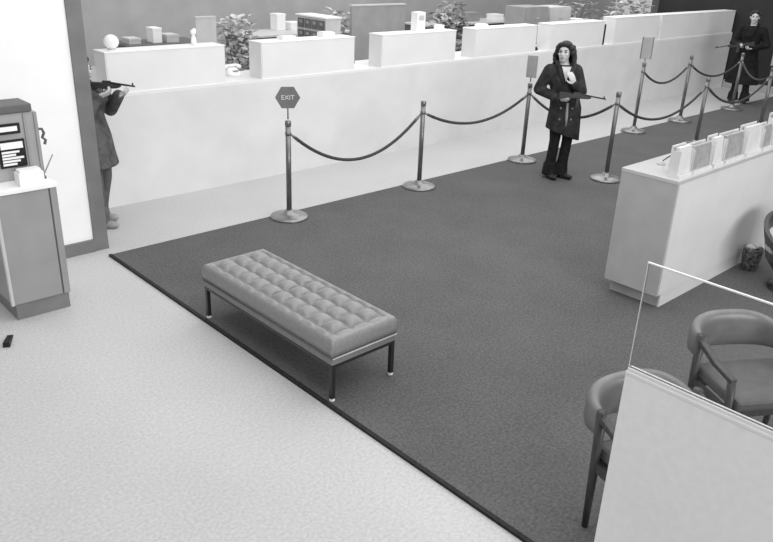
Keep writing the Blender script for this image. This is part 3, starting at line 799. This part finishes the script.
def telephone(x, y, z, label, m='white', rz=0):
    t = thing('telephone', label, 'telephone', (x, y, z), rz)
    obj('phone_base', loft(NB(), [(0, 0, 0, 0.09, 0.10, 0), (0, 0, 0.03, 0.085, 0.095, 0), (0, 0.02, 0.08, 0.05, 0.04, 0)], 20), m, t, smooth=True)
    obj('handset', chain(NB(), [(-0.10, 0.02, 0.085), (-0.06, 0.02, 0.105), (0.06, 0.02, 0.105), (0.10, 0.02, 0.085)], [0.024, 0.016, 0.016, 0.024]), m, t, smooth=True)
    obj('dial', lathe(NB(), [(0.035, 0.0), (0.035, 0.006), (0.01, 0.008)], (0, -0.055, 0.05), 18), 'darkgrey', t)
adding_machine(2.10, CY + 1.0, 0.80, 'dark adding machine seen in the leftmost gap between counter screens', s=1.35)
t = thing('teller_table', 'grey work table behind the leftmost gap in the counter', 'table', (1.95, CY + 0.85, 0))
obj('table_top', bx(0, 0.95, 0, 0.7, 0.77, 0.80), 'darkgrey', t)
for x in (0.02, 0.89):
    for y in (0.02, 0.64): obj('leg', bx(x, x + 0.04, y, y + 0.04, 0, 0.77), 'blackmetal', t)
telephone(2.31, CY + 0.42, 1.125, 'white telephone on the counter in the leftmost gap between screens')
telephone(5.83, CY + 0.36, 1.125, 'dark telephone on the counter in the gap between third and fourth screens', 'darkgrey')
telephone(7.60, CY + 0.22, 1.125, 'black telephone on the counter in the gap left of the long-haired head', 'black')
adding_machine(4.0, CY + 0.42, 1.125, 'grey adding machine in the gap between second and third screens', 'midgrey', 0.55)
low_box(9.31, 0.08, 0.33, 'black box standing in for the dark gap behind the rounded sign', 'black', CY + 0.06, 1.125, 0.15, 'gap_dark_box')  # black box shaped to stand in for the dark slit between screens
low_box(3.84, 0.22, 0.012, 'flat white slip pad on the counter between second and third screens', 'white', CY + 0.06, 1.125, 0.2, 'slip_pad')

# ------------------------------------------------------------------ office behind the counter
def office_desk(x0, x1, y0, y1, label, top='palegrey', body='darkgrey'):
    t = thing('office_desk', label, 'desk', (x0, y0, 0), 0, 'office desks behind the counter')
    w, d = x1 - x0, y1 - y0
    obj('desk_top', bx(0, w, 0, d, 0.72, 0.76), top, t, bevel=0.004)
    for a, b in ((0.03, 0.45), (w - 0.45, w - 0.03)):
        p = obj('drawer_pedestal', bx(a, b, 0.04, d - 0.04, 0.0, 0.72), body, t)
        for k in range(3): obj('drawer_front', bx(a + 0.02, b - 0.02, 0.03, 0.045, 0.08 + 0.21 * k, 0.27 + 0.21 * k), 'midgrey', p)
    obj('modesty_panel', bx(0.45, w - 0.45, d - 0.08, d - 0.06, 0.25, 0.72), body, t)
    return t
office_desk(3.6, 5.1, 7.0, 7.8, 'dark desk behind the leftmost counter screen, near the globe', 'darkgrey')
office_desk(6.3, 9.0, 7.35, 8.35, 'pale-topped office desk behind the second counter screen')
office_desk(11.5, 15.6, 7.5, 8.4, 'long pale-topped office desk behind the third and fourth screens')
def carton(x, y, z, w, d, h, label, m='white', name='carton', group=None):
    t = thing(name, label, 'box', (x, y, z), 0, group)
    obj('carton_body', bx(0, w, 0, d, 0, h), m, t, bevel=0.004)
    obj('carton_lid', bx(-0.006, w + 0.006, -0.006, d + 0.006, h, h + 0.04), m, t, bevel=0.003)
carton(4.16, 7.2, 0.76, 0.17, 0.25, 0.22, 'white carton on the dark office desk behind the leftmost screen')
carton(4.40, 7.15, 0.76, 0.24, 0.3, 0.10, 'low pale carton right of the white carton on the dark office desk', 'palegrey')
carton(3.70, 7.2, 0.76, 0.22, 0.3, 0.06, 'flat pale carton at the left end of the dark office desk', 'palegrey')
carton(7.42, 8.0, 0.76, 0.22, 0.25, 0.30, 'tall white carton on the pale-topped desk behind the second screen')
carton(7.75, 7.95, 0.76, 0.30, 0.3, 0.12, 'low white carton right of the tall one on the pale-topped desk')
adding_machine(8.2, 7.6, 0.76, 'grey adding machine on the pale-topped office desk', 'midgrey', 1.1)
def panel_screen(x0, x1, y, h, label, m, d=0.06):
    t = thing('office_screen', label, 'screen', ((x0 + x1) / 2, y, 0))
    w = (x1 - x0) / 2
    obj('screen_panel', bx(-w, w, 0, d, 0.06, h), m, t, bevel=0.004)
    obj('top_rail', bx(-w, w, -0.01, d + 0.01, h, h + 0.025), 'palegrey', t)
    for s in (-1, 1): obj('foot', bx(s * w * 0.9 - 0.03, s * w * 0.9 + 0.03, -0.18, d + 0.18, 0, 0.06), 'blackmetal', t)
panel_screen(3.78, 4.14, 5.0, 1.39, 'narrow pale free-standing screen behind the right end of the leftmost counter screen', 'palegrey')
panel_screen(6.95, 8.30, 5.0, 1.50, 'wide mid-grey free-standing office screen behind the third counter screen', 'midgrey')
panel_screen(2.0, 3.0, 8.6, 1.25, 'grey free-standing screen far behind the round globe', 'midgrey')
# drawer cabinet
t = thing('card_cabinet', 'dark card cabinet with rows of small drawers behind the second screen', 'cabinet', (6.35, 5.0, 0))
obj('cabinet_case', bx(0, 0.34, 0, 0.85, 0.0, 1.30), 'palegrey', t)
obj('cabinet_top', bx(-0.02, 0.36, -0.02, 0.87, 1.30, 1.325), 'ledge', t)
for i in range(4):
    for j in range(5):
        d = obj('drawer', bx(-0.016, -0.001, 0.03 + 0.2 * i, 0.20 + 0.2 * i, 0.30 + 0.2 * j, 0.46 + 0.2 * j), 'darkgrey', t)
        obj('label_holder', bx(-0.019, -0.016, 0.075 + 0.2 * i, 0.155 + 0.2 * i, 0.38 + 0.2 * j, 0.43 + 0.2 * j), 'midgrey', d)
def plant(x, y, z, r, h, label, m, n=150, pot=True, seed=1):
    rnd = random.Random(seed)
    t = thing('potted_plant', label, 'plant', (x, y, z))
    obj('pot', lathe(NB(), [(0.10, 0), (0.14, 0.22), (0.15, 0.24), (0.13, 0.24), (0.12, 0.20)], n=22), 'palegrey', t, smooth=True)
    b = NB()
    for k in range(5):
        a = k * 1.26; tube(b, [(0, 0, 0.2), (0.3 * r * math.cos(a), 0.3 * r * math.sin(a), 0.2 + h * 0.5), (0.6 * r * math.cos(a), 0.6 * r * math.sin(a), 0.2 + h * 0.85)], [0.012, 0.009, 0.004], 6)
    obj('stems', b, 'darkgrey', t)
    b = NB()
    for k in range(n):
        a = rnd.uniform(0, 2 * PI); rr = r * math.sqrt(rnd.random()); zz = 0.25 + h * rnd.random()
        rr *= math.sin(PI * min(1, max(0.12, (zz - 0.15) / (h + 0.15)))) * 0.6 + 0.4
        c = Vector((rr * math.cos(a), rr * math.sin(a), zz)); ln = rnd.uniform(0.14, 0.24)
        d = Vector((math.cos(a), math.sin(a), rnd.uniform(-0.6, 0.6))).normalized(); s = d.cross(Vector((0, 0, 1))).normalized() * ln * 0.34; u = Vector((0, 0, 0.02))
        v = [b.verts.new(c), b.verts.new(c + d * ln * 0.5 + s + u), b.verts.new(c + d * ln), b.verts.new(c + d * ln * 0.5 - s + u)]
        b.faces.new(v)
    obj('foliage', b, m, t)
plant(5.25, 6.2, 0, 0.38, 1.0, 'pale leafy potted plant behind the gap between first and second screens', 'leaf', 220, seed=3)
plant(7.7, 6.3, 0, 0.32, 1.05, 'pale potted plant left of the wide grey office screen', 'leaf', 180, seed=5)
plant(11.3, 6.6, 0, 0.45, 1.1, 'bushy grey potted plant behind the third counter screen', 'darkleaf', 220, seed=8)
plant(13.55, 3.3, 0, 0.55, 1.4, 'big pale bushy plant behind the screen near the rounded sign', 'leaf', 420, seed=11)
plant(14.35, 5.2, 0, 0.50, 1.35, 'second pale bushy plant, beside the dark cabinet at the far right', 'leaf', 300, seed=13)
adding_machine(12.3, 7.7, 0.76, 'pale adding machine on the long office desk behind the third screen', 'palegrey', 1.3)
carton(13.3, 7.8, 0.76, 0.5, 0.35, 0.18, 'grey carton on the long office desk behind the fourth screen', 'midgrey')
carton(14.3, 7.7, 0.76, 0.35, 0.3, 0.12, 'white carton toward the right end of the long office desk')
def file_cabinet(x, y, w, d, h, label, m, n=3):
    t = thing('filing_cabinet', label, 'cabinet', (x, y, 0), 0)
    obj('cabinet_case', bx(0, w, 0, d, 0, h), m, t, bevel=0.004)
    for k in range(n):
        hh = (h - 0.06) / n
        f = obj('drawer', bx(0.02, w - 0.02, -0.016, 0, 0.04 + hh * k, 0.02 + hh * (k + 1)), m, t)
        obj('handle', bx(w / 2 - 0.06, w / 2 + 0.06, -0.034, -0.016, 0.04 + hh * (k + .6), 0.055 + hh * (k + .6)), 'palegrey', f)
file_cabinet(10.2, 3.6, 0.75, 0.5, 1.52, 'grey filing cabinet behind the gap left of the long-haired head', 'midgrey')
file_cabinet(11.05, 3.6, 0.7, 0.5, 1.50, 'pale filing cabinet right of the grey one behind the long-haired person', 'palegrey')
file_cabinet(15.0, 3.1, 0.85, 0.5, 1.62, 'dark filing cabinet behind the rightmost counter screen', 'darkgrey')
carton(12.0, 3.6, 1.0, 0.001 + 0.3, 0.3, 0.2, 'white carton on the low cabinet behind the long-haired person')
file_cabinet(11.9, 3.5, 0.75, 0.5, 1.0, 'low dark filing cabinet under a white carton', 'darkgrey', 2)

# ------------------------------------------------------------------ light
w = bpy.data.worlds.new('hall_ambient'); SC.world = w; w.use_nodes = True
w.node_tree.nodes['Background'].inputs['Color'].default_value = (1, 1, 1, 1)
w.node_tree.nodes['Background'].inputs['Strength'].default_value = 0.5
def area(name, loc, target, sx, sy, power):
    l = bpy.data.lights.new(name, 'AREA'); l.shape = 'RECTANGLE'; l.size = sx; l.size_y = sy; l.energy = power
    o = bpy.data.objects.new(name, l); COL.objects.link(o); o.location = loc
    o.rotation_euler = (Vector(target) - Vector(loc)).to_track_quat('-Z', 'Y').to_euler()
area('overhead_light', (3, -3, 4.6), (3, -3, 0), 9, 7, 330)
area('overhead_light', (9, 1.5, 4.6), (9, 1.5, 0), 9, 6, 260)
area('front_key_light', (0, -15, 4.2), (3, 0, 0.6), 10, 3, 900)  # unseen soft key light from behind the camera
area('overhead_light', (8, 7, 4.6), (8, 7, 0), 16, 5, 330)  # unseen lamp added to brighten the office behind the counter

# ------------------------------------------------------------------ camera
cam = bpy.data.cameras.new('camera'); co = bpy.data.objects.new('camera', cam); COL.objects.link(co)
r = Vector((0.73363361, -0.67851995, 0.0373149)); u = Vector((0.2435777, 0.3138313, 0.91770356)); f = Vector((0.63439075, 0.6641691, -0.39550952))
co.matrix_world = Matrix(((r.x, u.x, -f.x, -2.452), (r.y, u.y, -f.y, -6.021), (r.z, u.z, -f.z, 2.569), (0, 0, 0, 1)))
cam.sensor_fit = 'HORIZONTAL'; cam.sensor_width = 36.0; cam.lens = 760.84 / 773 * 36
cam.clip_start = 0.05; cam.clip_end = 100
SC.camera = co
